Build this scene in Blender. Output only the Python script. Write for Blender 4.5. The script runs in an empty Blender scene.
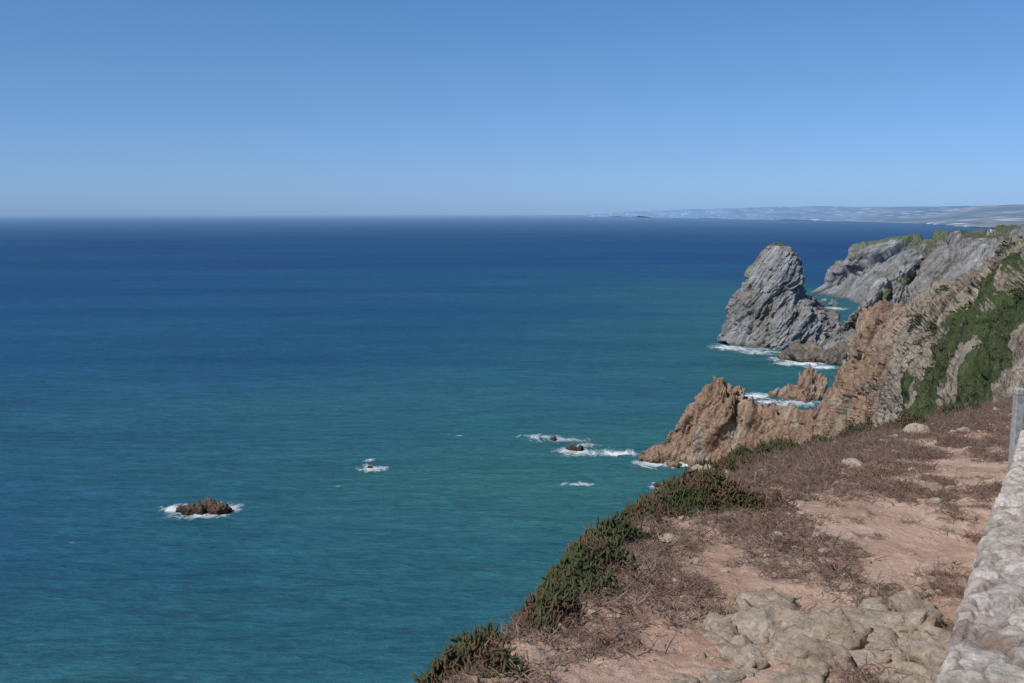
import bpy, math, numpy as np
from mathutils import Vector
rng=np.random.default_rng(7)
F=995.6; H=140.0
PITCH=math.atan(129/F); cP,sP=math.cos(PITCH),math.sin(PITCH)
# ---------- survey helpers: bearing / depression / range -> world metres (sea level z=0)
def W(px,py,Y):
    u=(px-512)/F; v=(341.5-py)/F
    d=np.array([u,cP+v*sP,-sP+v*cP]); d=d/d[1]*Y
    return np.array([d[0],d[1],H+d[2]])
def SEA(px,py,z=0.0):
    u=(px-512)/F; v=(341.5-py)/F
    d=np.array([u,cP+v*sP,-sP+v*cP]); d=d*((z-H)/d[2])
    return np.array([d[0],d[1],z])
def FOOT(px,Y,z=-6.0):
    return np.array([(px-512)/F*Y,Y,z])
# ---------- noise
def _h(x,y,z,s):
    x=x.astype(np.int64).astype(np.uint32); y=y.astype(np.int64).astype(np.uint32); z=z.astype(np.int64).astype(np.uint32)
    h=x*np.uint32(374761393)+y*np.uint32(668265263)+z*np.uint32(2147483647)+np.uint32((s*1013904223+12345)&0xffffffff)
    h=(h^(h>>np.uint32(13)))*np.uint32(1274126177)
    h=(h^(h>>np.uint32(16)))*np.uint32(2246822519)
    h=h^(h>>np.uint32(15))
    return h.astype(np.float64)/4294967295.0
def vn(p,s=0):
    f=np.floor(p); t=p-f; t=t*t*t*(t*(t*6-15)+10)
    r=0
    for i in (0,1):
        wx=t[...,0] if i else 1-t[...,0]
        for j in (0,1):
            wy=t[...,1] if j else 1-t[...,1]
            for k in (0,1):
                wz=t[...,2] if k else 1-t[...,2]
                r=r+wx*wy*wz*_h(f[...,0]+i,f[...,1]+j,f[...,2]+k,s)
    return r*2-1
def fbm(p,o=4,s=0,g=0.5):
    a=1;r=0;n=0
    for i in range(o):
        r=r+a*vn(p*(2.03**i)+i*17.3,s+i); n+=a; a*=g
    return r/n
def ridged(p,o=4,s=0,g=0.5):
    a=1;r=0;n=0
    for i in range(o):
        r=r+a*(1-2*np.abs(vn(p*(2.07**i)+i*11.1,s+i))); n+=a; a*=g
    return r/n
def worley(p,s=0):
    f=np.floor(p); d1=np.full(p.shape[:-1],9.0); d2=d1.copy(); idv=np.zeros(p.shape[:-1])
    for i in (-1,0,1):
        for j in (-1,0,1):
            for k in (-1,0,1):
                cx,cy,cz=f[...,0]+i,f[...,1]+j,f[...,2]+k
                ox=_h(cx,cy,cz,s);oy=_h(cx,cy,cz,s+1);oz=_h(cx,cy,cz,s+2)
                d=np.sqrt((cx+ox-p[...,0])**2+(cy+oy-p[...,1])**2+(cz+oz-p[...,2])**2)
                c=_h(cx,cy,cz,s+3)
                m=d<d1
                d2=np.where(m,d1,np.minimum(d2,d)); idv=np.where(m,c,idv); d1=np.where(m,d,d1)
    return d1,d2,idv
def frame(axis):
    a=np.array(axis,float);a/=np.linalg.norm(a)
    b=np.cross(a,[0,1,0]);b/=np.linalg.norm(b);c=np.cross(a,b)
    return np.stack([b,c,a])
def strat(p,axis,sc,st):
    q=p@frame(axis).T
    return q/np.array([sc,sc*1.3,sc*st])
# ---------- mesh helpers
def mesh_obj(name,V,faces,mat,attrs=None,smooth=True,parent=None):
    V=np.asarray(V,np.float32).reshape(-1,3); faces=np.asarray(faces,np.int32); k=faces.shape[1]
    me=bpy.data.meshes.new(name)
    me.vertices.add(len(V)); me.vertices.foreach_set('co',V.ravel())
    me.loops.add(faces.size); me.loops.foreach_set('vertex_index',faces.ravel())
    me.polygons.add(len(faces)); me.polygons.foreach_set('loop_start',np.arange(0,faces.size,k,dtype=np.int32))
    try: me.polygons.foreach_set('loop_total',np.full(len(faces),k,np.int32))
    except Exception: pass
    me.update(calc_edges=True); me.validate()
    if attrs:
        for n,a in attrs.items():
            at=me.attributes.new(n,'FLOAT','POINT'); at.data.foreach_set('value',np.asarray(a,np.float32).ravel())
    me.polygons.foreach_set('use_smooth',np.full(len(me.polygons),smooth))
    me.materials.append(mat)
    ob=bpy.data.objects.new(name,me); bpy.context.scene.collection.objects.link(ob)
    if parent: ob.parent=parent
    return ob
def gridfaces(n,m,wrap=False):
    i=np.arange(n-1)[:,None]; j=np.arange(m if wrap else m-1)[None,:]; j2=(j+1)%m
    return np.stack(np.broadcast_arrays(i*m+j,i*m+j2,(i+1)*m+j2,(i+1)*m+j),-1).reshape(-1,4)
def normals(P):
    du=np.gradient(P,axis=0);dv=np.gradient(P,axis=1)
    n=np.cross(du,dv); return n/(np.linalg.norm(n,axis=-1,keepdims=True)+1e-9)
def catmull(P,t):
    n=len(P); i=np.clip(np.floor(t).astype(int),0,n-2); f=(t-i).reshape((-1,)+(1,)*(P.ndim-1))
    p0=P[np.clip(i-1,0,n-1)];p1=P[i];p2=P[i+1];p3=P[np.clip(i+2,0,n-1)]
    return 0.5*((2*p1)+(-p0+p2)*f+(2*p0-5*p1+4*p2-p3)*f*f+(-p0+3*p1-3*p2+p3)*f**3)
# ---------- node helpers
class NB:
    def __init__(s,name):
        s.m=bpy.data.materials.new(name); s.m.use_nodes=True; s.t=s.m.node_tree; s.t.nodes.clear()
        s.out=s.t.nodes.new('ShaderNodeOutputMaterial')
    def n(s,typ,**kw):
        nd=s.t.nodes.new(typ)
        for k,v in kw.items():
            if k.startswith('_'): setattr(nd,k[1:],v)
        return nd
    def L(s,a,b): s.t.links.new(a,b)
    def setin(s,sock,v):
        if isinstance(v,bpy.types.NodeSocket): s.L(v,sock)
        else: sock.default_value=v
    def pos(s): return s.n('ShaderNodeNewGeometry').outputs['Position']
    def map(s,vec,rot=(0,0,0),scale=(1,1,1)):
        m=s.n('ShaderNodeMapping'); s.L(vec,m.inputs[0]); m.inputs['Rotation'].default_value=rot; m.inputs['Scale'].default_value=scale; return m.outputs[0]
    def noise(s,vec,scale,detail=5,rough=.55,dist=0):
        m=s.n('ShaderNodeTexNoise'); s.L(vec,m.inputs['Vector']); m.inputs['Scale'].default_value=scale
        m.inputs['Detail'].default_value=detail; m.inputs['Roughness'].default_value=rough; m.inputs['Distortion'].default_value=dist
        return m.outputs['Fac']
    def vor(s,vec,scale,feat='F1'):
        m=s.n('ShaderNodeTexVoronoi',_feature=feat); s.L(vec,m.inputs['Vector']); m.inputs['Scale'].default_value=scale
        return m.outputs['Distance']
    def ramp(s,fac,stops):
        r=s.n('ShaderNodeValToRGB'); s.L(fac,r.inputs[0]); e=r.color_ramp.elements
        while len(e)<len(stops): e.new(0.5)
        for k,(p,c) in enumerate(stops):
            e[k].position=p; e[k].color=(c,c,c,1) if isinstance(c,(int,float)) else (*c,1)
        return r.outputs[0]
    def mix(s,f,a,b,mode='MIX'):
        m=s.n('ShaderNodeMix',_data_type='RGBA',_blend_type=mode)
        s.setin(m.inputs[0],f)
        for sock,v in ((m.inputs[6],a),(m.inputs[7],b)):
            if isinstance(v,tuple): v=(*v,1) if len(v)==3 else v
            s.setin(sock,v)
        return m.outputs[2]
    def math(s,op,a,b=0.0,c=None,clamp=False):
        m=s.n('ShaderNodeMath',_operation=op); m.use_clamp=clamp
        s.setin(m.inputs[0],a); s.setin(m.inputs[1],b)
        if c is not None: s.setin(m.inputs[2],c)
        return m.outputs[0]
    def attr(s,name): return s.n('ShaderNodeAttribute',_attribute_name=name).outputs['Fac']
    def nz(s):
        g=s.n('ShaderNodeNewGeometry'); x=s.n('ShaderNodeSeparateXYZ'); s.L(g.outputs['Normal'],x.inputs[0]); return s.math('ABSOLUTE',x.outputs[2])
    def bump(s,h,dist,strength=1.0,prev=None):
        b=s.n('ShaderNodeBump'); s.L(h,b.inputs['Height']); b.inputs['Distance'].default_value=dist; b.inputs['Strength'].default_value=strength
        if prev: s.L(prev,b.inputs['Normal'])
        return b.outputs[0]
    def fin(s,col,rough=.9,spec=.15,normal=None):
        p=s.n('ShaderNodeBsdfPrincipled'); s.setin(p.inputs['Base Color'],col if not isinstance(col,tuple) else (*col,1))
        p.inputs['Roughness'].default_value=rough; p.inputs['Specular IOR Level'].default_value=spec
        if normal: s.L(normal,p.inputs['Normal'])
        s.L(p.outputs[0],s.out.inputs[0]); return s.m

def rock_mat(name,dark,mid,light,alt,scale,rot,stretch=6,bd=1.0,veg=(.045,.06,.022),vegcov=None,altcov=(.45,.6),altattr=None):
    b=NB(name); p=b.pos(); r=b.map(p,rot=rot); st=b.map(r,scale=(1,1,1/stretch))
    n1=b.noise(st,1.0/scale,7,.62,.4)
    n2=b.noise(p,.35/scale,4,.5)
    n3=b.noise(st,3.3/scale,8,.65,.8)
    n4=b.noise(p,6.0/scale,5,.6)
    col=b.ramp(n1,[(.34,dark),(.46,mid),(.56,mid),(.68,light)])
    am=b.ramp(n2,[(altcov[0],0),(altcov[1],1)])
    if altattr: am=b.math('MAXIMUM',am,b.attr(altattr),clamp=True)
    col=b.mix(am,col,b.mix(b.ramp(n3,[(.35,.45),(.65,1.0)]),tuple(x*.45 for x in alt),alt))
    crack=b.ramp(n3,[(.30,.22),(.45,1),(1,1)])
    col=b.mix(1.0,col,crack,'MULTIPLY')
    col=b.mix(.55,col,b.ramp(n4,[(.3,.5),(.65,1.0)]),'MULTIPLY')
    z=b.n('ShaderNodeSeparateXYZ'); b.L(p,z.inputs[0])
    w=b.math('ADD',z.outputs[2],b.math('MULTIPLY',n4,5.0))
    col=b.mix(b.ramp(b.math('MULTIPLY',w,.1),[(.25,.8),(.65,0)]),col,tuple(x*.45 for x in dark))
    if vegcov is not None:
        m=b.math('ADD',b.math('MULTIPLY',b.nz(),.40),b.math('MULTIPLY',n2,.7))
        m=b.math('ADD',m,b.math('MULTIPLY',n4,.45))
        m=b.math('ADD',m,b.math('MULTIPLY',b.attr('veg'),1.0))
        vm=b.ramp(b.math('MULTIPLY',m,.5),[(vegcov/2,0),(vegcov/2+.03,1)])
        vc=b.mix(n4,veg,tuple(min(1,x*2.2+.02) for x in veg))
        col=b.mix(vm,col,vc)
    h=b.math('ADD',b.math('MULTIPLY',n1,1.0),b.math('MULTIPLY',n3,.6))
    nm=b.bump(h,bd*2.4,1.0); nm=b.bump(n4,bd*.6,1.0,nm)
    return b.fin(col,.92,.1,nm)

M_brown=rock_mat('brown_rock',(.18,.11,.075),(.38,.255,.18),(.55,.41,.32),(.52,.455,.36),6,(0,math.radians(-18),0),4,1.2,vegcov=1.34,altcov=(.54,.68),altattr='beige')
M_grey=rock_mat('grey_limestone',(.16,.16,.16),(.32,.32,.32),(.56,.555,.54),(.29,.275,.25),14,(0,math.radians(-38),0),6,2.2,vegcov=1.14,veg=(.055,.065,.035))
M_greyfar=rock_mat('distant_cliff_rock',(.175,.19,.205),(.31,.325,.34),(.46,.465,.47),(.27,.265,.25),20,(0,math.radians(-45),0),5,3,vegcov=1.00,veg=(.08,.095,.06))  # rock tones with bluish aerial haze painted in
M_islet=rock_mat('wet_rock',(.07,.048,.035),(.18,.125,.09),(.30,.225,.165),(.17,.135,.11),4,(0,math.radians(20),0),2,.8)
# ---------- lofted coast cliffs
def loft(stations,n,m,back):
    C=[]
    for st in stations:
        cr=W(*st[0]); f=[W(*q) for q in st[1:-1]]; ft=FOOT(*st[-1])
        h=max(cr[2],1)
        B=[]
        for (dx,dy,fz) in back:
            B.append(np.array([cr[0]+dx,cr[1]+dy,(h*fz if fz>0 else -6)]))
        C.append(np.array(B[::-1]+[cr]+f+[ft]))
    C=np.array(C); S=len(C); K=C.shape[1]
    cr=C[:,len(back)]; d=np.r_[0,np.cumsum(np.linalg.norm(np.diff(cr,axis=0),axis=1)**.75)]
    t=np.interp(np.linspace(0,d[-1],n),d,np.arange(S))
    G=catmull(C,t); G=np.swapaxes(G,0,1)
    nb=len(back); mb=int(m*.25)
    s=np.r_[np.linspace(0,nb-.3,mb,endpoint=False),np.linspace(nb-.3,K-1,m-mb)]
    G=np.swapaxes(catmull(G,s),0,1)
    N=normals(G)
    if N[:,mb+5:,2].mean()<0: N=-N
    return G,N,t,s
def rockdisp(G,axis,sc,st,seed):
    q=strat(G,axis,sc,st)
    wq=q+.35*np.stack([fbm(q*1.3,3,seed+50),fbm(q*1.3,3,seed+60),fbm(q*1.3,3,seed+70)],-1)
    d1,d2,idv=worley(wq,seed)
    e=worley(wq*2.7+5,seed+9)
    D=1.1*(idv-.5)+.55*np.minimum(d2-d1,.5)+.55*ridged(wq,4,seed+3)+.4*(e[2]-.5)+.25*np.minimum(e[1]-e[0],.5)
    return D-D.mean()
brown=[
 [(634,456,572),(633,458,568),(632,459,565),(630,553)],
 [(668,435,566),(666,446,560),(664,452,556),(662,548)],
 [(692,409,560),(690,430,553),(690,450,545),(690,534)],
 [(716,387,552),(712,420,543),(712,450,530),(714,511)],
 [(738,407,540),(738,430,530),(738,455,515),(742,490)],
 [(768,413,525),(768,438,512),(768,462,495),(775,470)],
 [(800,415,505),(800,438,490),(802,467,470),(808,450)],
 [(830,401,480),(828,428,462),(830,462,440),(838,425)],
 [(852,364,455),(850,400,430),(852,445,410),(858,395)],
 [(874,320,430),(870,370,400),(868,430,368),(872,345)],
 [(905,311,390),(895,360,330),(890,430,260),(885,235)],
 [(945,293,345),(925,340,250),(900,430,140),(890,120)],
 [(985,275,305),(965,325,210),(930,422,95),(915,80)],
 [(1010,258,285),(1000,315,180),(965,412,75),(955,60)],
 [(1040,242,270),(1040,300,160),(1020,397,62),(1010,50)],
 [(1110,229,260),(1120,290,150),(1130,385,58),(1130,48)],
 [(1300,216,260),(1330,280,150),(1360,380,60),(1360,48)]]
G,N,t,s=loft(brown,1060,400,[(22,14,.75),(70,60,0)])
ax=(.32,.1,.94)
hill=np.clip((t-9.3)/1.5,0,1)[:,None]
Y=G[...,1]; k=np.clip((Y-60)/420,0.06,1)
D=rockdisp(G,ax,15,3.2,3)*8.0*k*(1-.6*hill)
D+=rockdisp(G,ax,4,2.5,21)*2.2*np.clip(Y/260,.25,1)
hd=rockdisp(G,(.5,.3,.8),6.5,1.8,121)*2.5*np.clip(Y/170,.3,1)+rockdisp(G,(.5,.3,.8),1.8,1.6,131)*.85*np.clip(Y/150,.4,1)
D+=hill*hd
D+=fbm(G/1.3,3,90)*.4*np.clip(Y/200,.3,1)
D*=np.clip((G[...,2]+8)/20,.3,1)
G2=G+N*D[...,None]
cw=np.exp(-((s-2.0)/.16)**2)[None]*np.clip((t-1)/2,0,1)[:,None]*np.clip((12.6-t)/2,0,1)[:,None]
pin=np.maximum(ridged(np.stack([G[...,0]/9,G[...,1]/9,0*G[...,0]],-1),3,140),-.1)
G2[...,2]+=cw*(pin-.25)*10*k
tt=t[:,None]+0*s[None]; ss=s[None]+0*t[:,None]
vn_=fbm(G/9,4,5)
gate=np.clip(.1+2.6*fbm(G/6,4,205),0,1)
def bell(x,c,w): return np.exp(-((x-c)/w)**2)
up=np.clip((tt-12.3)/.6,0,1)*bell(ss,2.2,.30)
low=np.clip((tt-10.7)/.6,0,1)*bell(ss,4.0,.24)
band=bell(ss,2.5+(13.2-tt)*.42,.15)*np.clip((tt-11.2)/.5,0,1)*np.clip((14.0-tt)/.5,0,1)
veg=1.0*np.maximum(np.maximum(up,band),low*.9)*np.clip(.62+2.6*vn_,0,1.1)
veg=np.maximum(veg,np.clip((tt-10.0)/1.5,0,1)*gate*.75)+np.clip(-hd/3,0,.3)*hill*.35
beige=np.clip((tt-9.4)/1.5,0,1)*.85
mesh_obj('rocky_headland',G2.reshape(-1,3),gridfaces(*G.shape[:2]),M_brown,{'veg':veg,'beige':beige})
brownP=G2; brownVeg=veg; brownT=tt; brownS=ss
grey=[
 [(812,353,1000),(813,356,990),(814,359,980),(815,950)],
 [(838,332,1010),(838,342,995),(838,352,975),(840,930)],
 [(850,318,1020),(850,335,1000),(852,350,970),(862,915)],
 [(872,298,1040),(870,320,1010),(870,345,965),(880,900)],
 [(895,278,1080),(892,305,1040),(890,335,985),(905,880)],
 [(918,257,1110),(915,290,1060),(912,325,1000),(930,860)],
 [(938,241,1120),(935,275,1060),(932,315,990),(960,850)],
 [(965,234,1100),(965,270,1030),(965,310,960),(990,830)],
 [(1024,231,1060),(1024,262,1000),(1024,300,930),(1040,800)],
 [(1150,230,1030),(1150,262,980),(1150,300,900),(1160,780)],
 [(1300,226,1030),(1300,262,980),(1300,300,900),(1300,780)]]
G,N,t,s=loft(grey,620,240,[(120,60,.97),(400,200,.9)])
ax=(.6,.1,.78)
D=rockdisp(G,ax,34,2.6,31)*16+rockdisp(G,ax,9,2.4,41)*5
top=np.clip((s[None]-1.2)/1.0,.12,1)
D=D*np.clip((G[...,2]+8)/40,.25,1)*top
mesh_obj('grey_sea_cliff',(G+N*D[...,None]).reshape(-1,3),gridfaces(*G.shape[:2]),M_grey,{'veg':(np.clip(2.35-s[None],0,1)*.9+0*G[...,0])})
far=[
 [(815,294,1760),(815,295,1750),(815,296,1730),(818,1700)],
 [(836,282,1750),(838,287,1720),(838,292,1690),(842,1620)],
 [(850,265,1740),(850,276,1700),(850,288,1650),(854,1550)],
 [(868,247,1720),(866,264,1680),(866,284,1600),(870,1450)],
 [(900,240,1700),(898,262,1640),(898,284,1560),(905,1430)],
 [(945,238,1680),(945,262,1620),(945,284,1550),(945,1430)],
 [(1010,238,1660),(1010,262,1600),(1010,284,1530),(1010,1430)],
 [(1100,238,1660),(1100,262,1600),(1100,284,1530),(1100,1430)]]
G,N,t,s=loft(far,400,170,[(200,120,1.0),(600,400,1.0)])
D=rockdisp(G,(.75,.1,.6),60,2.6,51)*20+rockdisp(G,(.75,.1,.6),16,2.4,61)*6
D=D*np.clip((G[...,2]+8)/40,.25,1)*np.clip((s[None]-1.2)/1.0,.1,1)
mesh_obj('grey_sea_cliff',(G+N*D[...,None]).reshape(-1,3),gridfaces(*G.shape[:2]),M_greyfar,{'veg':(np.clip(2.45-s[None],0,1)*.9+0*G[...,0])})
# ---------- sea stack
def stack(name,secs,Yc,depth,n,m,mat,axis,a1,a2,seed,vegtop):
    C=[]
    for py,l,r in secs:
        z=W(l,py,Yc)[2]; C.append([W(l,py,Yc)[0],W(r,py,Yc)[0],z])
    C=np.array(C)
    R=catmull(C,np.linspace(0,len(C)-1,n))
    th=np.linspace(0,2*np.pi,m,endpoint=False)
    cx=(R[:,0]+R[:,1])/2; a=np.abs(R[:,1]-R[:,0])/2
    ct=np.cos(th);stn=np.sin(th)
    P=np.stack([cx[:,None]+a[:,None]*ct,Yc+depth*a[:,None]*stn,R[:,2:3]+0*th],-1)
    Nn=np.stack([ct,stn/depth,0*th],-1); Nn/=np.linalg.norm(Nn,axis=1,keepdims=True); Nn=np.broadcast_to(Nn[None],P.shape).copy(); Nn[...,2]=.2
    D=rockdisp(P,axis,a1[0],3,seed)*a1[1]+rockdisp(P,axis,a2[0],2.5,seed+7)*a2[1]
    tp=np.clip(a/45,.2,1)[:,None]
    P=P+Nn*(D*tp)[...,None]
    V=np.concatenate([P.reshape(-1,3),P[-1].mean(0)[None]+[0,0,1]])
    f=gridfaces(n,m,True)
    j=np.arange(m); cap=np.stack([(n-1)*m+j,(n-1)*m+(j+1)%m,np.full(m,n*m)],-1)
    veg=np.clip((V[:,2]-vegtop)/6,0,1)*.9
    tris=np.concatenate([f[:,[0,1,2]],f[:,[0,2,3]],cap])
    return mesh_obj(name,V,tris,mat,{'veg':veg})
stack('sea_stack',[(353,713,850),(343,720,842),(330,728,838),(316,735,834),(304,740,821),(292,744,807),(278,748,802),(266,753,800),(257,758,797),(251,763,793),(246,768,788),(243,773,783)],
      1075,.8,320,440,M_grey,(.62,.1,.78),(30,12),(9,5),71,102)
# ---------- faceted rocks
def icos(sub):
    import bmesh
    bm=bmesh.new(); bmesh.ops.create_icosphere(bm,subdivisions=sub,radius=1)
    bm.verts.ensure_lookup_table()
    V=np.array([v.co[:] for v in bm.verts]); Fc=np.array([[v.index for v in f.verts] for f in bm.faces]); bm.free()
    return V/np.linalg.norm(V,axis=1,keepdims=True),Fc
ICO={k:icos(k) for k in (1,2,3,4,5)}
def facet_rock(sub,c,size,seed,planes=14,rough=.06,rotz=0):
    r=np.random.default_rng(seed); V,Fc=ICO[sub]
    n=r.normal(size=(planes,3)); n/=np.linalg.norm(n,axis=1,keepdims=True); h=r.uniform(.58,1.0,planes)
    d=V@n.T; rad=np.where(d>.05,h/np.maximum(d,.05),9).min(1); rad=np.minimum(rad,1.15)
    P=V*rad[:,None]
    P=P*(1+rough*2*fbm(V*2.3+seed%97,4,seed%31)[:,None])
    P=P*np.array(size); cz,sz=math.cos(rotz),math.sin(rotz)
    P=P@np.array([[cz,sz,0],[-sz,cz,0],[0,0,1]])
    return P+np.array(c),Fc
def merge(parts):
    Vs=[];Fs=[];o=0
    for v,f in parts: Vs.append(v);Fs.append(f+o);o+=len(v)
    return np.concatenate(Vs),np.concatenate(Fs)
def islet(name,blobs,mat=M_islet,sub=5):
    parts=[]
    for i,(px,py,w,h,dp) in enumerate(blobs):
        c=SEA(px,py); sx=w/F*c[1]/2; hz=h/F*c[1]
        P,f=facet_rock(sub,(0,0,0),(sx,sx*dp,hz),int(px*13+py),12,.12)
        e=worley(strat(P+c,(.2,0,1),sx*.35,1.5),int(px)); P=P*(1+.3*(e[2]-.5)+.2*(e[1]-e[0]))[:,None]
        parts.append((P+c,f))
    V,f=merge(parts); return mesh_obj(name,V,f,mat)
islet('sea_rock',[(188,512,22,9,1.2),(211,511,20,15,1.0),(222,512,17,8,1.3),(200,512,18,10,1.0),(181,512,9,4,1.0)])
islet('sea_rock',[(573,450,11,5,1.3),(580,451,8,6,1.0)])
islet('sea_rock',[(553,440,9,3,1.3)])
islet('sea_rock',[(370,468,6,2,1.2)])
islet('sea_rock',[(657,487,9,4,1.0)])
islet('sea_rock',[(778,396,18,9,1.2),(798,400,22,16,1.2),(808,398,22,25,1.0),(820,399,18,25,1),(788,398,16,11,1)],M_brown)
islet('sea_rock',[(648,460,18,6,1.3),(656,462,20,8,1.0),(640,459,7,3,1.0),(672,466,16,6,1.0)],M_brown)
islet('sea_rock',[(790,359,22,9,1.3),(806,361,32,20,1.0),(824,362,26,13,1.0),(838,363,30,16,1),(782,346,14,5,1)],rock_mat('dark_rock',(.12,.10,.08),(.24,.20,.16),(.36,.31,.25),(.25,.23,.2),10,(0,.5,0),3,2))
islet('sea_rock',[(835,306,10,5,1.0),(824,302,7,3,1.0)],M_greyfar)
islet('sea_rock',[(701,481,28,18,.8),(694,486,18,12,.8)],M_brown)
# ---------- sea
sb=NB('sea_water'); p=sb.pos()
sh=sb.attr('shallow'); fr=sb.attr('far'); hz_=sb.attr('haze')
n_big=sb.noise(sb.map(p,rot=(0,0,.12),scale=(.0006,.0026,1)),1.0,5,.6,.7)
n_mid=sb.noise(sb.map(p,rot=(0,0,.25),scale=(.004,.016,1)),1.0,6,.65,.3)
col=sb.mix(sh,(.011,.100,.268),(.034,.190,.216))
col=sb.mix(fr,col,(.025,.092,.268))
col=sb.mix(sb.ramp(n_big,[(.40,0),(.60,.7)]),col,sb.mix(sh,(.022,.138,.285),(.058,.238,.238)))
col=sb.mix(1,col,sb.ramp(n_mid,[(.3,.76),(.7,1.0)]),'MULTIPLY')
w1=sb.noise(sb.map(p,rot=(0,0,.35),scale=(.035,.13,1)),1.0,6,.65,.4)
w2=sb.noise(sb.map(p,rot=(0,0,-.15),scale=(.16,.42,1)),1.0,6,.65,.3)
w3=sb.noise(sb.map(p,rot=(0,0,.2),scale=(.6,1.3,1)),1.0,4,.6)
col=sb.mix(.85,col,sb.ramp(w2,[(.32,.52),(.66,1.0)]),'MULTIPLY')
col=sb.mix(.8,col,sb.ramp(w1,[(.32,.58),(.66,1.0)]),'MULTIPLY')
col=sb.mix(hz_,col,(.17,.30,.47))  # horizon haze painted into the water colour, growing with distance
cap=sb.ramp(sb.noise(sb.map(p,rot=(0,0,.1),scale=(.05,.16,1)),1,9,.72),[(.725,0),(.765,.7)])
col=sb.mix(cap,col,(.7,.75,.77))
nm=sb.bump(w1,3.0,.9); nm=sb.bump(w2,1.2,.9,nm); nm=sb.bump(w3,.4,.9,nm)
df=sb.n('ShaderNodeBsdfDiffuse'); sb.L(col,df.inputs[0]); sb.L(nm,df.inputs['Normal'])
gl=sb.n('ShaderNodeBsdfGlossy'); gl.inputs['Roughness'].default_value=.3; sb.L(nm,gl.inputs['Normal'])
fz=sb.n('ShaderNodeFresnel'); fz.inputs[0].default_value=1.33; sb.L(nm,fz.inputs['Normal'])
mx=sb.n('ShaderNodeMixShader'); sb.L(sb.math('MULTIPLY',sb.math('MINIMUM',fz.outputs[0],.3),.5),mx.inputs[0]); sb.L(df.outputs[0],mx.inputs[1]); sb.L(gl.outputs[0],mx.inputs[2])
sb.L(mx.outputs[0],sb.out.inputs[0])
rr=np.r_[1,np.geomspace(60,60000,300)]; th=np.linspace(0,2*np.pi,361)[:-1]
P=np.stack([rr[:,None]*np.sin(th),rr[:,None]*np.cos(th),0*rr[:,None]+0*th],-1)
coast=[FOOT(*s_[-1])[:2] for s_ in brown[:12]]+[FOOT(*s_[-1])[:2] for s_ in grey]+[FOOT(*s_[-1])[:2] for s_ in far]+[SEA(780,350)[:2],np.array([-60,0]),np.array([-40,60]),np.array([0,150.])]
coast=np.array(coast); dc=np.full(P.shape[:2],1e9)
for c in coast: dc=np.minimum(dc,np.hypot(P[...,0]-c[0],P[...,1]-c[1]))
shallow=np.exp(-(dc/400)**1.25)*(1+.4*fbm(P/220,4,8)); farA=np.clip((np.log10(rr)[:,None]-3.1)/.8,0,1)+0*th
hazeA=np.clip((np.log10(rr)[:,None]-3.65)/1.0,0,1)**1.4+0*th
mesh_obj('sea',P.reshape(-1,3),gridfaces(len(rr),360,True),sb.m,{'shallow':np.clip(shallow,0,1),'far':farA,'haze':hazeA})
# foam
fb=NB('sea_foam'); p=fb.pos(); a=fb.attr('fall')
nn=fb.noise(fb.map(p,scale=(.10,.055,1)),1.0,9,.74,1.5)
nn2=fb.ramp(nn,[(.32,0),(.68,1)])
al=fb.ramp(fb.math('ADD',fb.math('MULTIPLY',a,.60),fb.math('MULTIPLY',nn2,.60)),[(.48,0),(.64,.35),(.90,.97)])
tr=fb.n('ShaderNodeBsdfTransparent'); dd=fb.n('ShaderNodeBsdfDiffuse'); dd.inputs[0].default_value=(.74,.80,.82,1)
mx=fb.n('ShaderNodeMixShader'); fb.L(al,mx.inputs[0]); fb.L(tr.outputs[0],mx.inputs[1]); fb.L(dd.outputs[0],mx.inputs[2]); fb.L(mx.outputs[0],fb.out.inputs[0])
foams=[(202,511,96,22,1.15),(172,509,44,12,.85),(235,510,30,9,.8),(573,452,56,14,.9),(565,440,96,9,.7),(540,437,80,7,.6),(610,454,96,12,.8),(590,446,60,10,.5),(373,469,40,11,.8),(578,485,54,6,.72),(662,487,46,9,.8),(655,465,70,13,.95),(368,461,22,5,.6),
 (728,348,52,8,.9),(760,353,70,7,.7),(800,364,80,9,.9),(822,368,60,7,.9),(785,360,50,8,.8),(755,397,70,10,.85),(795,404,70,12,.75),(770,403,60,9,.75),(700,470,40,12,.6),(690,465,60,12,.8),(735,470,40,5,.8),(835,309,30,5,.8),(75,545,26,4,.45),(455,437,30,3,.45),(70,492,18,3,.4),(750,350,80,9,.6),(340,488,26,4,.4)]
Vs=[];Fs=[];As=[];o=0
for i,(px,py,w,h,k) in enumerate(foams):
    a_=SEA(px,py+h/2); b_=SEA(px,py-h/2); c=(a_+b_)/2; hy=abs(b_[1]-a_[1])/2; hx=w/F*c[1]/2
    r=np.linspace(0,1,14); t_=np.linspace(0,2*np.pi,49)[:-1]
    X=c[0]+hx*r[:,None]*np.cos(t_); Yy=c[1]+hy*r[:,None]*np.sin(t_)
    Vs.append(np.stack([X,Yy,np.full_like(X,.15+.03*i)],-1).reshape(-1,3)); Fs.append(gridfaces(14,48,True)+o); o+=14*48
    As.append(((k*(1-r[:,None]**1.3))+0*t_).ravel())
mesh_obj('sea_foam',np.concatenate(Vs),np.concatenate(Fs),fb.m,{'fall':np.concatenate(As)})
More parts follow.
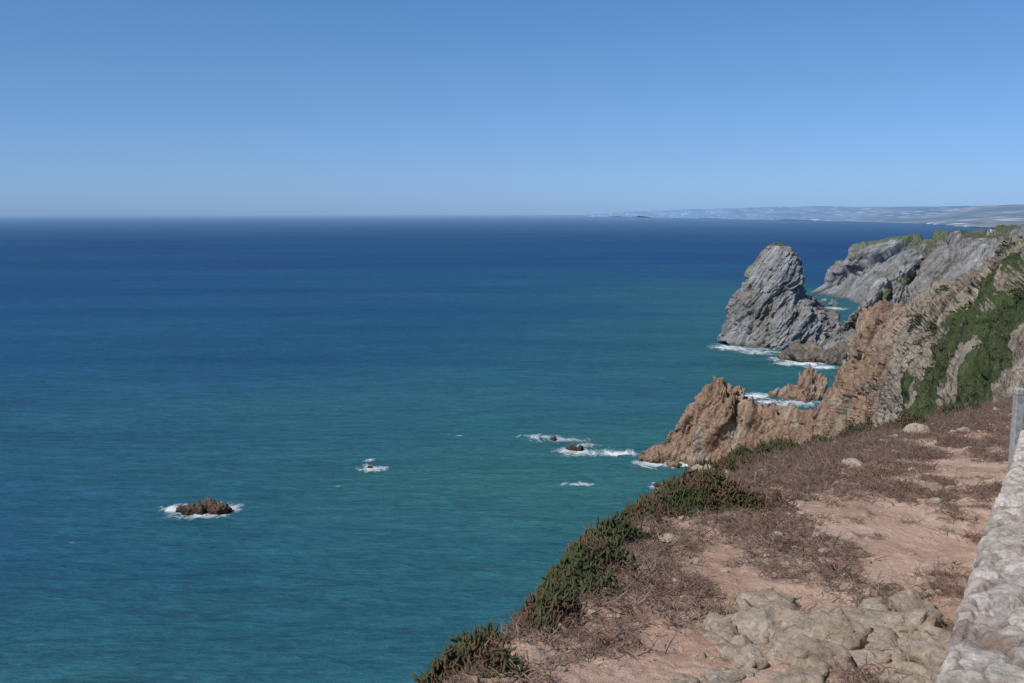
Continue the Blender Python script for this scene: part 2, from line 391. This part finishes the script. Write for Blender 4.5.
# ---------- distant coast
cb=NB('distant_land'); p=cb.pos()
n1=cb.noise(cb.map(p,scale=(.0022,.0004,0)),1,6,.65); v=cb.vor(cb.map(p,scale=(.016,.0012,0)),1.0); n2=cb.noise(cb.map(p,scale=(.0007,.00018,0)),1,4,.6)
sx_=cb.n('ShaderNodeSeparateXYZ'); cb.L(p,sx_.inputs[0]); hazef=cb.ramp(cb.math('MULTIPLY',sx_.outputs[1],1/30000),[(.22,0),(.75,1)])
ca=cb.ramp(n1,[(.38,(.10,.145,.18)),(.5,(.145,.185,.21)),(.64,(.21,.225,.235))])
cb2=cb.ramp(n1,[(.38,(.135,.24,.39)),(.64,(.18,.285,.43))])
col=cb.mix(hazef,ca,cb2)  # blue aerial haze painted into land and town colours by distance
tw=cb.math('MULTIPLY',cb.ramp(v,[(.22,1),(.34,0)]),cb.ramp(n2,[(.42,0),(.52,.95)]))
col=cb.mix(tw,col,cb.mix(hazef,(.72,.72,.72),(.29,.38,.50))); cb.fin(col,1,0)
cs=[(590,214.4,34000,36000),(640,212.0,30000,33000),(700,209.6,24000,28000),(760,208.0,20000,26000),(830,207.0,17000,23000),(900,206.4,13500,20000),(960,205.8,10000,17000),(1024,205.0,7800,14000),(1150,204,6500,12000),(1350,204,6000,11000)]
C=[]
for px,py,yn,yf in cs:
    cr=W(px,py,yf); n0=FOOT(px,yn,-5); hh=max(cr[2],5)
    C.append([n0,n0+(cr-n0)*np.array([.04,.04,.0])+[0,0,hh*.12],n0+(cr-n0)*np.array([.4,.4,0])+[0,0,hh*.35],cr,cr+[2000,4000,-hh]])
G=catmull(np.array(C),np.linspace(0,len(C)-1,400)); G=np.swapaxes(catmull(np.swapaxes(G,0,1),np.linspace(0,4,60)),0,1)
G[...,2]+=fbm(G*np.array([.0012,.0006,0]),5,14)*G[...,1]/24000*38
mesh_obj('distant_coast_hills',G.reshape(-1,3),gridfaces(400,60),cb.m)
# ---------- clifftop plateau
ep=np.array([[-9,-60],[-4.6,-15],[-2.7,0],[-1.15,4],[-.2,7],[.45,9],[1.85,13.2],[3.0,16.2],[4.9,20],[8.9,25.5],[13.5,31],[21.5,42],[36,55],[60,75],[80,120]])
def Xe(Y): return np.interp(Y,ep[:,1],ep[:,0])
def Xw(Y): return 2.0+.548*(Y-4.4)
def base(Y): return H-2.5-.13*np.maximum(Y,-3)
def V3(X,Y,z=0): return np.stack([X,Y,z+0*X],-1)
def litter(X,Y):
    d=X-Xe(Y); w=np.maximum(Xw(Y)-Xe(Y),1)
    t_=d/w
    n=fbm(V3(X,Y)*np.array([.9,.5,1]),4,33)
    n2=fbm(V3(X,Y)*np.array([3.2,1.9,1]),3,35)
    big=(1.6-2.3*t_+.4*np.clip((Y-13)/10,0,1)+1.8*n+1.7*n2)*1.0
    spots=(n2*3.0+n*1.4)*.95
    return np.clip(np.maximum(big,spots),0,1)*np.clip((d+1.2)/.6,0,1)
def ground_z(X,Y,fine=True):
    P=V3(X,Y); wig=fbm(P*1.1,3,3)*.34+fbm(P*.25,2,4)*.3
    d=(Xe(Y)-X)*.84+wig
    o=np.maximum(d+.15,0)
    drop=np.where(o<1.2,.8*o*o,.8*1.44+1.92*(o-1.2))
    z=base(Y)+.10*fbm(P*.35,3,6)+.06*fbm(P*1.6,4,9)
    if fine: z=z+.022*ridged(P*5,3,12)+.05*litter(X,Y)*(.5+fbm(P*7,2,15))
    z=z-drop+np.clip(o-3,0,1)*ridged(P*.25,4,19)*np.minimum(o*.25,5)
    return np.maximum(z,-8)
ys=np.r_[np.linspace(-60,5,60,endpoint=False),np.geomspace(5,46,560,endpoint=False),np.linspace(46,140,60)]
off=np.r_[-3-np.geomspace(.05,110,60)[::-1],np.linspace(-3,9,430,endpoint=False),np.linspace(9,24,110,endpoint=False),np.linspace(24,120,40)]
Yg=ys[:,None]+0*off; Xg=Xe(ys)[:,None]+off[None]
Z=ground_z(Xg,Yg)
gb=NB('sandy_ground'); p=gb.pos(); lt=gb.attr('litter')
n1=gb.noise(p,.9,6,.6); n2=gb.noise(p,9,6,.65); n3=gb.noise(p,60,4,.7); n4=gb.noise(p,3.0,6,.7,.6)
col=gb.ramp(n1,[(.35,(.46,.295,.215)),(.5,(.56,.38,.285)),(.66,(.62,.45,.35))])
col=gb.mix(.5,col,gb.ramp(n2,[(.3,.6),(.6,1.0)]),'MULTIPLY')
col=gb.mix(.5,col,gb.ramp(n3,[(.35,.6),(.6,1.0)]),'MULTIPLY')
lc=gb.ramp(n2,[(.32,(.11,.072,.055)),(.5,(.25,.17,.13)),(.68,(.40,.28,.215))])
lm=gb.ramp(gb.math('ADD',gb.math('MULTIPLY',lt,.62),gb.math('MULTIPLY',n4,.55)),[(.44,0),(.72,.85)])
col=gb.mix(lm,col,lc)
pb=gb.vor(p,26); col=gb.mix(gb.math('MULTIPLY',gb.ramp(pb,[(.12,1),(.2,0)]),gb.ramp(n2,[(.5,0),(.56,.7)])),col,(.45,.38,.31))
nm=gb.bump(n2,.05,1); nm=gb.bump(n3,.012,1,nm); nm=gb.bump(n4,.08,.8,nm)
gb.fin(col,.95,.1,nm)
mesh_obj('clifftop_ground',np.stack([Xg,Yg,Z],-1).reshape(-1,3),gridfaces(len(ys),len(off)),gb.m,{'litter':litter(Xg,Yg)})
# ---------- stones
sm=NB('pale_stone'); p=sm.pos(); n1=sm.noise(p,3.5,6,.6); n2=sm.noise(p,22,6,.7); n5=sm.noise(p,7,8,.7,1.0)
col=sm.ramp(n1,[(.3,(.44,.335,.25)),(.5,(.57,.465,.355)),(.68,(.66,.57,.46))]); col=sm.mix(.65,col,sm.ramp(n2,[(.32,.45),(.58,1.0)]),'MULTIPLY')
col=sm.mix(sm.ramp(n5,[(.58,0),(.67,.5)]),col,(.30,.22,.165))
nm=sm.bump(n5,.10,1); nm=sm.bump(n1,.06,1,nm); nm=sm.bump(n2,.03,1,nm); sm.fin(col,.95,.1,nm)
parts=[]
for i in range(300):
    Yy=rng.uniform(6.0,9.5); X=rng.uniform(.6,4.4)
    lo=1.05+(Yy-6.5)*.42
    if X<lo or X>Xw(Yy)-.08 or rng.random()<(Yy-7.5)*.5: continue
    s_=min(rng.lognormal(-2.35,.6),.34)
    z=float(ground_z(np.array([X]),np.array([Yy]))[0])
    P,f=facet_rock(4 if s_>.1 else 3,(0,0,0),(s_*1.3,s_,s_*rng.uniform(.45,.85)),i+100,11,.14,rng.uniform(0,6))
    e=worley((P+[X,Yy,0])/np.array([.13,.13,.07]),5); P=P*(1+.24*(e[2]-.5)+.16*np.minimum(e[1]-e[0],.4))[:,None]
    parts.append((P+[X,Yy,z-.1*s_],f))
V,f=merge(parts); mesh_obj('rock_outcrop',V,f,sm.m)
def ground_hit(px,py):
    lo=W(px,py,1.0); d=(lo-np.array([0,0,H]));d/=d[1]
    for Yt in np.linspace(4,60,1500):
        q=np.array([0,0,H])+d*Yt
        if q[2]<ground_z(np.array([q[0]]),np.array([q[1]]),False)[0]: return q
    return q
for (px,py,w,h,sd) in [(851,470,24,10,5),(915,436,26,14,6),(703,480,26,16,9)]:
    q=ground_hit(px,py); s_=w/F*q[1]/2
    V,f=facet_rock(4,(q[0],q[1],q[2]+s_*.2),(s_,s_*.8,h/F*q[1]*.8),sd,12,.08); mesh_obj('boulder',V,f,sm.m)
# pebbles
parts=[]; X=rng.uniform(-2,20,6200); Yy=rng.uniform(6,36,6200)
k=(X>Xe(Yy)+.1)&(X<Xw(Yy)-.05); X=X[k];Yy=Yy[k]; Zp=ground_z(X,Yy)
sz=np.clip(rng.lognormal(-4.3,.65,len(X)),.007,.1)*(1+Yy/30)
V0,F0=ICO[2]
for i in range(len(X)):
    q=V0*(1+.25*rng.normal(size=(len(V0),1))*.6)*sz[i]*np.array([1.2,1,.65]); parts.append((q+[X[i],Yy[i],Zp[i]],F0))
V,f=merge(parts); mesh_obj('scattered_pebbles',V,f,sm.m,smooth=False)
# ---------- slender tapered stems/leaves
def cones(B,Md,T,r0,r1):
    n=len(B); d=T-B; d/=np.linalg.norm(d,axis=1,keepdims=True)+1e-9
    u=np.cross(d,rng.normal(size=(n,3))); u/=np.linalg.norm(u,axis=1,keepdims=True)+1e-9; w=np.cross(d,u)
    V=np.empty((n,7,3))
    for k_ in range(3):
        a_=2*np.pi*k_/3; e=u*math.cos(a_)+w*math.sin(a_)
        V[:,k_]=B+e*r0[:,None]; V[:,3+k_]=Md+e*r1[:,None]
    V[:,6]=T
    f=[]
    for k_ in range(3):
        l=(k_+1)%3; f+=[[k_,l,3+l],[k_,3+l,3+k_],[3+k_,3+l,6]]
    f=np.array(f); Fa=(f[None]+7*np.arange(n)[:,None,None]).reshape(-1,3)
    return V.reshape(-1,3),Fa
def plant_mat(name,c1,c2,c3,sc,lo=.45,hi=.62):
    b=NB(name); n=b.noise(b.pos(),sc,3,.6); a_=b.attr('tint')
    c=b.mix(a_,c1,c2); c=b.mix(b.ramp(n,[(lo,0),(hi,1)]),c,c3); return b.fin(c,.7,.25)
M_twig=plant_mat('dry_twigs',(.08,.052,.042),(.30,.215,.165),(.16,.10,.075),2.0)
M_ice=plant_mat('succulent_leaves',(.020,.030,.011),(.080,.092,.032),(.11,.065,.04),1.6,.46,.60)
M_bush=plant_mat('scrub_leaves',(.028,.038,.013),(.080,.090,.032),(.11,.09,.05),.15)
# dry shrubs
cand=120000; Yy=6+36*rng.random(cand)**1.5; X=Xe(Yy)+rng.uniform(-.5,14,cand)
L_=litter(X,Yy); keep=(rng.random(cand)<L_**1.7*.25*np.clip(Yy/9,.95,2.2)*.5)&(X<Xw(Yy)-.15); X=X[keep][:11500];Yy=Yy[keep][:11500]
idx=np.repeat(np.arange(len(X)),32); n=len(idx)
hs=np.clip(rng.lognormal(-.35,.4,len(X)),.3,1.5)[idx]*(1+np.clip(Yy[idx]-12,0,30)*.022)
az=rng.uniform(0,2*np.pi,n); el=rng.uniform(.05,.9,n)**1.2; ln=rng.uniform(.06,.18,n)*hs
ox=rng.normal(0,.11,n)*hs; oy=rng.normal(0,.11,n)*hs
bx=X[idx]+ox; by=Yy[idx]+oy; bz=ground_z(bx,by)
B=np.stack([bx,by,bz],-1); d=np.stack([np.cos(az)*np.cos(el),np.sin(az)*np.cos(el),np.sin(el)],-1)
Md=B+d*(ln*.55)[:,None]; T=B+(d+rng.normal(0,.35,(n,3)))*ln[:,None]; T[:,2]=np.maximum(T[:,2],bz+.005)
V,f=cones(B,Md,T,.0045*hs,.0035*hs); mesh_obj('dry_scrub',V,f,M_twig,{'tint':np.repeat(np.repeat(rng.random(len(X)),32)*.6+rng.random(n)*.4,7)},smooth=False)
print('twigs',n,len(X))
# ice plant along edge
cand=14000; Yy=5.5+30*rng.random(cand)**1.3; X=Xe(Yy)+rng.normal(-.24,.17,cand)
nz_=fbm(V3(X,Yy)*np.array([2.4,2.2,1]),3,77)
keep=(nz_>np.where(Yy<15,.04,.12)); X=X[keep][:1150];Yy=Yy[keep][:1150]
q=ground_hit(702,505); X=np.r_[X,q[0]+rng.normal(0,.40,110)]; Yy=np.r_[Yy,q[1]+rng.normal(0,.4,110)]
lift=np.r_[np.zeros(len(X)-110),np.full(110,1.0)]
idx=np.repeat(np.arange(len(X)),56); n=len(idx)
hs=np.clip(rng.lognormal(-.1,.35,len(X)),.45,1.5)[idx]*(1+np.clip(Yy[idx]-12,0,30)*.03)
ox=rng.normal(0,.095,n)*hs; oy=rng.normal(0,.095,n)*hs
bx=X[idx]+ox; by=Yy[idx]+oy; mound=np.clip(.17-(ox**2+oy**2)*3,0,.17)*hs+lift[idx]*np.clip(.26-.5*((bx-q[0])**2+(by-q[1])**2),0,.26)
bz=ground_z(bx,by)+mound*rng.uniform(.2,1,n)
az=rng.uniform(0,2*np.pi,n); el=rng.uniform(.0,1.4,n); ln=rng.uniform(.03,.09,n)*hs
B=np.stack([bx,by,bz-.02],-1); d=np.stack([np.cos(az)*np.cos(el),np.sin(az)*np.cos(el),np.sin(el)],-1)
Md=B+d*(ln*.6)[:,None]; T=B+d*ln[:,None]+np.array([0,0,.2])*ln[:,None]
V,f=cones(B,Md,T,.010*hs,.011*hs); mesh_obj('ice_plant',V,f,M_ice,{'tint':np.repeat(np.repeat(rng.random(len(X)),56)*.5+rng.random(n)*.5,7)})
# ---------- hillside bushes
flat=brownP.reshape(-1,3); tv=brownT.ravel(); sv=brownS.ravel(); vv=brownVeg.ravel()
ok=(tv>10.3)&(tv<14.3)&(sv>1.9)&(sv<4.4)&(flat[:,2]>60)
pr=np.where(ok,np.clip(vv-.52,0,.4)**1.2,0); pr=pr/pr.sum()
sel=rng.choice(len(flat),1700,p=pr)
nb=56; idx=np.repeat(sel,nb); n=len(idx)
dist=flat[idx,1]; R_=np.repeat(rng.lognormal(-.7,.45,len(sel)),nb)*np.clip(dist/150,.4,1.6)
d=rng.normal(size=(n,3)); d/=np.linalg.norm(d,axis=1,keepdims=True); d[:,2]=np.abs(d[:,2])
C0=flat[idx]+d*(R_*rng.uniform(.5,1.05,n))[:,None]*np.array([1.2,1.2,.7])
sz=(R_*.24)[:,None]; a1=rng.normal(size=(n,3)); a1/=np.linalg.norm(a1,axis=1,keepdims=True); a2=np.cross(a1,rng.normal(size=(n,3))); a2/=np.linalg.norm(a2,axis=1,keepdims=True)
V=np.stack([C0+a1*sz,C0-a1*sz*.6+a2*sz*.6,C0-a1*sz*.6-a2*sz*.6],1).reshape(-1,3); f=np.arange(len(V)).reshape(-1,3)
mesh_obj('hillside_scrub',V,f,M_bush,{'tint':np.repeat(np.repeat(rng.random(len(sel)),nb)*.5+rng.random(n)*.5,3)},smooth=False)
# ---------- wall
wm=NB('whitewashed_stone'); p=wm.pos(); n1=wm.noise(p,2.6,7,.65,.6); n2=wm.noise(p,14,7,.72); n3=wm.noise(p,70,4,.7)
wa=wm.attr('joint')
col=wm.ramp(n1,[(.34,(.37,.29,.235)),(.46,(.60,.51,.43)),(.58,(.78,.71,.63))])
col=wm.mix(.7,col,wm.ramp(n2,[(.34,.42),(.54,1.0)]),'MULTIPLY'); col=wm.mix(wa,col,(.27,.20,.155))
nm=wm.bump(n2,.06,1); nm=wm.bump(n3,.010,1,nm); wm.fin(col,.95,.1,nm)
ws=np.r_[np.linspace(-8,3,60,endpoint=False),np.linspace(3,17.3,700)]
prof=[(0,-1.1)]+[(0,z) for z in np.linspace(-.9,-.04,16)]+[(x,0) for x in np.linspace(.02,.58,60)]+[(.6,z) for z in np.linspace(-.04,-.9,16)]+[(.6,-1.1)]
prof=np.array(prof); dirp=np.array([1,-.54]); dirp=dirp/np.linalg.norm(dirp)
P=np.stack([Xw(ws)[:,None]+prof[:,0]*dirp[0],ws[:,None]+prof[:,0]*dirp[1],(base(ws)+.88)[:,None]+prof[:,1]+0*ws[:,None]],-1)
N=normals(P)
if N[:,40,2].mean()<0: N=-N
e=worley(P*np.array([4.6,3.6,4.6])+.5*fbm(P*3,3,4)[...,None],88)
gap=np.minimum(e[1]-e[0],.22)/.22
D=.035*gap+.05*(e[2]-.5)+.02*fbm(P*6,4,91)+.016*ridged(P*14,3,92)+.03*fbm(P*.9,2,93)
P=P+N*D[...,None]
jn=np.clip(1-gap*1.4,0,1)*.75*np.clip(.5+2*fbm(P*1.7,3,99),0,1)
nW=len(prof); endc=np.concatenate([P.reshape(-1,3),P[-1].mean(0)[None],P[0].mean(0)[None]])
f=gridfaces(len(ws),nW); j=np.arange(nW-1); L0=(len(ws)-1)*nW
T3=np.concatenate([f[:,[0,1,2]],f[:,[0,2,3]],np.stack([L0+j,L0+j+1,np.full(nW-1,len(ws)*nW)],-1),np.stack([j,j+1,np.full(nW-1,len(ws)*nW+1)],-1)])
mesh_obj('stone_wall',endc,T3,wm.m,{'joint':np.r_[jn.ravel(),0,0]})
# end post
pm=NB('weathered_concrete'); n1=pm.noise(pm.pos(),9,6,.7); pm.fin(pm.ramp(n1,[(.3,(.20,.20,.20)),(.7,(.38,.38,.37))]),.9,.1,pm.bump(n1,.02))
cx,cy=Xw(18.6)-.16,18.6; zb=base(18.6); zs=np.array([-.3,.0,.8,1.42,1.55,1.58,1.66,1.70])-.07; hw=np.array([.10,.09,.085,.08,.08,.09,.09,.04])
ring=np.array([[-1,-.8],[-.8,-1],[.8,-1],[1,-.8],[1,.8],[.8,1],[-.8,1],[-1,.8]])
V=np.array([[cx+r_[0]*h_,cy+r_[1]*h_,zb+z_] for z_,h_ in zip(zs,hw) for r_ in ring])
f=gridfaces(len(zs),8,True); V=np.r_[V,[[cx,cy,zb+1.63]]]; L0=(len(zs)-1)*8
T3=np.concatenate([f[:,[0,1,2]],f[:,[0,2,3]],[[L0+i,L0+(i+1)%8,len(V)-1] for i in range(8)]])
mesh_obj('fence_post',V,T3,pm.m,smooth=False)
# ---------- light, sky, camera
el=math.radians(50); azs=math.radians(232)
sd=Vector((math.sin(azs)*math.cos(el),math.cos(azs)*math.cos(el),math.sin(el)))
l=bpy.data.lights.new('sun','SUN'); l.energy=4.3; l.angle=math.radians(.5); l.color=(1,.95,.88)
lo=bpy.data.objects.new('sun',l); lo.rotation_euler=sd.to_track_quat('Z','Y').to_euler(); bpy.context.scene.collection.objects.link(lo)
w=bpy.data.worlds.new('World'); bpy.context.scene.world=w; w.use_nodes=True; t_=w.node_tree; t_.nodes.clear()
o=t_.nodes.new('ShaderNodeOutputWorld'); bg=t_.nodes.new('ShaderNodeBackground'); sk=t_.nodes.new('ShaderNodeTexSky'); sk.sky_type='NISHITA'; sk.sun_disc=False
sk.sun_elevation=el; sk.sun_rotation=azs; sk.altitude=140; sk.air_density=1.0; sk.dust_density=.4; sk.ozone_density=2.5
tc=t_.nodes.new('ShaderNodeTexCoord'); sx=t_.nodes.new('ShaderNodeSeparateXYZ'); t_.links.new(tc.outputs['Generated'],sx.inputs[0])
rp=t_.nodes.new('ShaderNodeValToRGB'); t_.links.new(sx.outputs[2],rp.inputs[0]); e=rp.color_ramp.elements
st=[(0.0,(.33,.54,1.13)),(.02,(.32,.515,1.01)),(.05,(.325,.49,.88)),(.12,(.345,.51,.76)),(.22,(.35,.545,.755)),(.6,(.46,.56,.70))]
while len(e)<len(st): e.new(.5)
for k_,(p_,c_) in enumerate(st): e[k_].position=p_; e[k_].color=(*c_,1)
mm=t_.nodes.new('ShaderNodeMix'); mm.data_type='RGBA'; mm.blend_type='MULTIPLY'; mm.inputs[0].default_value=1; t_.links.new(rp.outputs[0],mm.inputs[7])
t_.links.new(sk.outputs[0],mm.inputs[6]); t_.links.new(mm.outputs[2],bg.inputs[0]); bg.inputs[1].default_value=.137; t_.links.new(bg.outputs[0],o.inputs[0])
cam=bpy.data.cameras.new('camera'); cam.sensor_width=36; cam.lens=35; cam.clip_start=.1; cam.clip_end=200000
co=bpy.data.objects.new('camera',cam); co.location=(0,0,H); co.rotation_euler=(math.pi/2-PITCH,0,0); bpy.context.scene.collection.objects.link(co)
sc=bpy.context.scene; sc.camera=co; sc.view_settings.view_transform='Standard'; sc.view_settings.look='None'; sc.view_settings.exposure=0
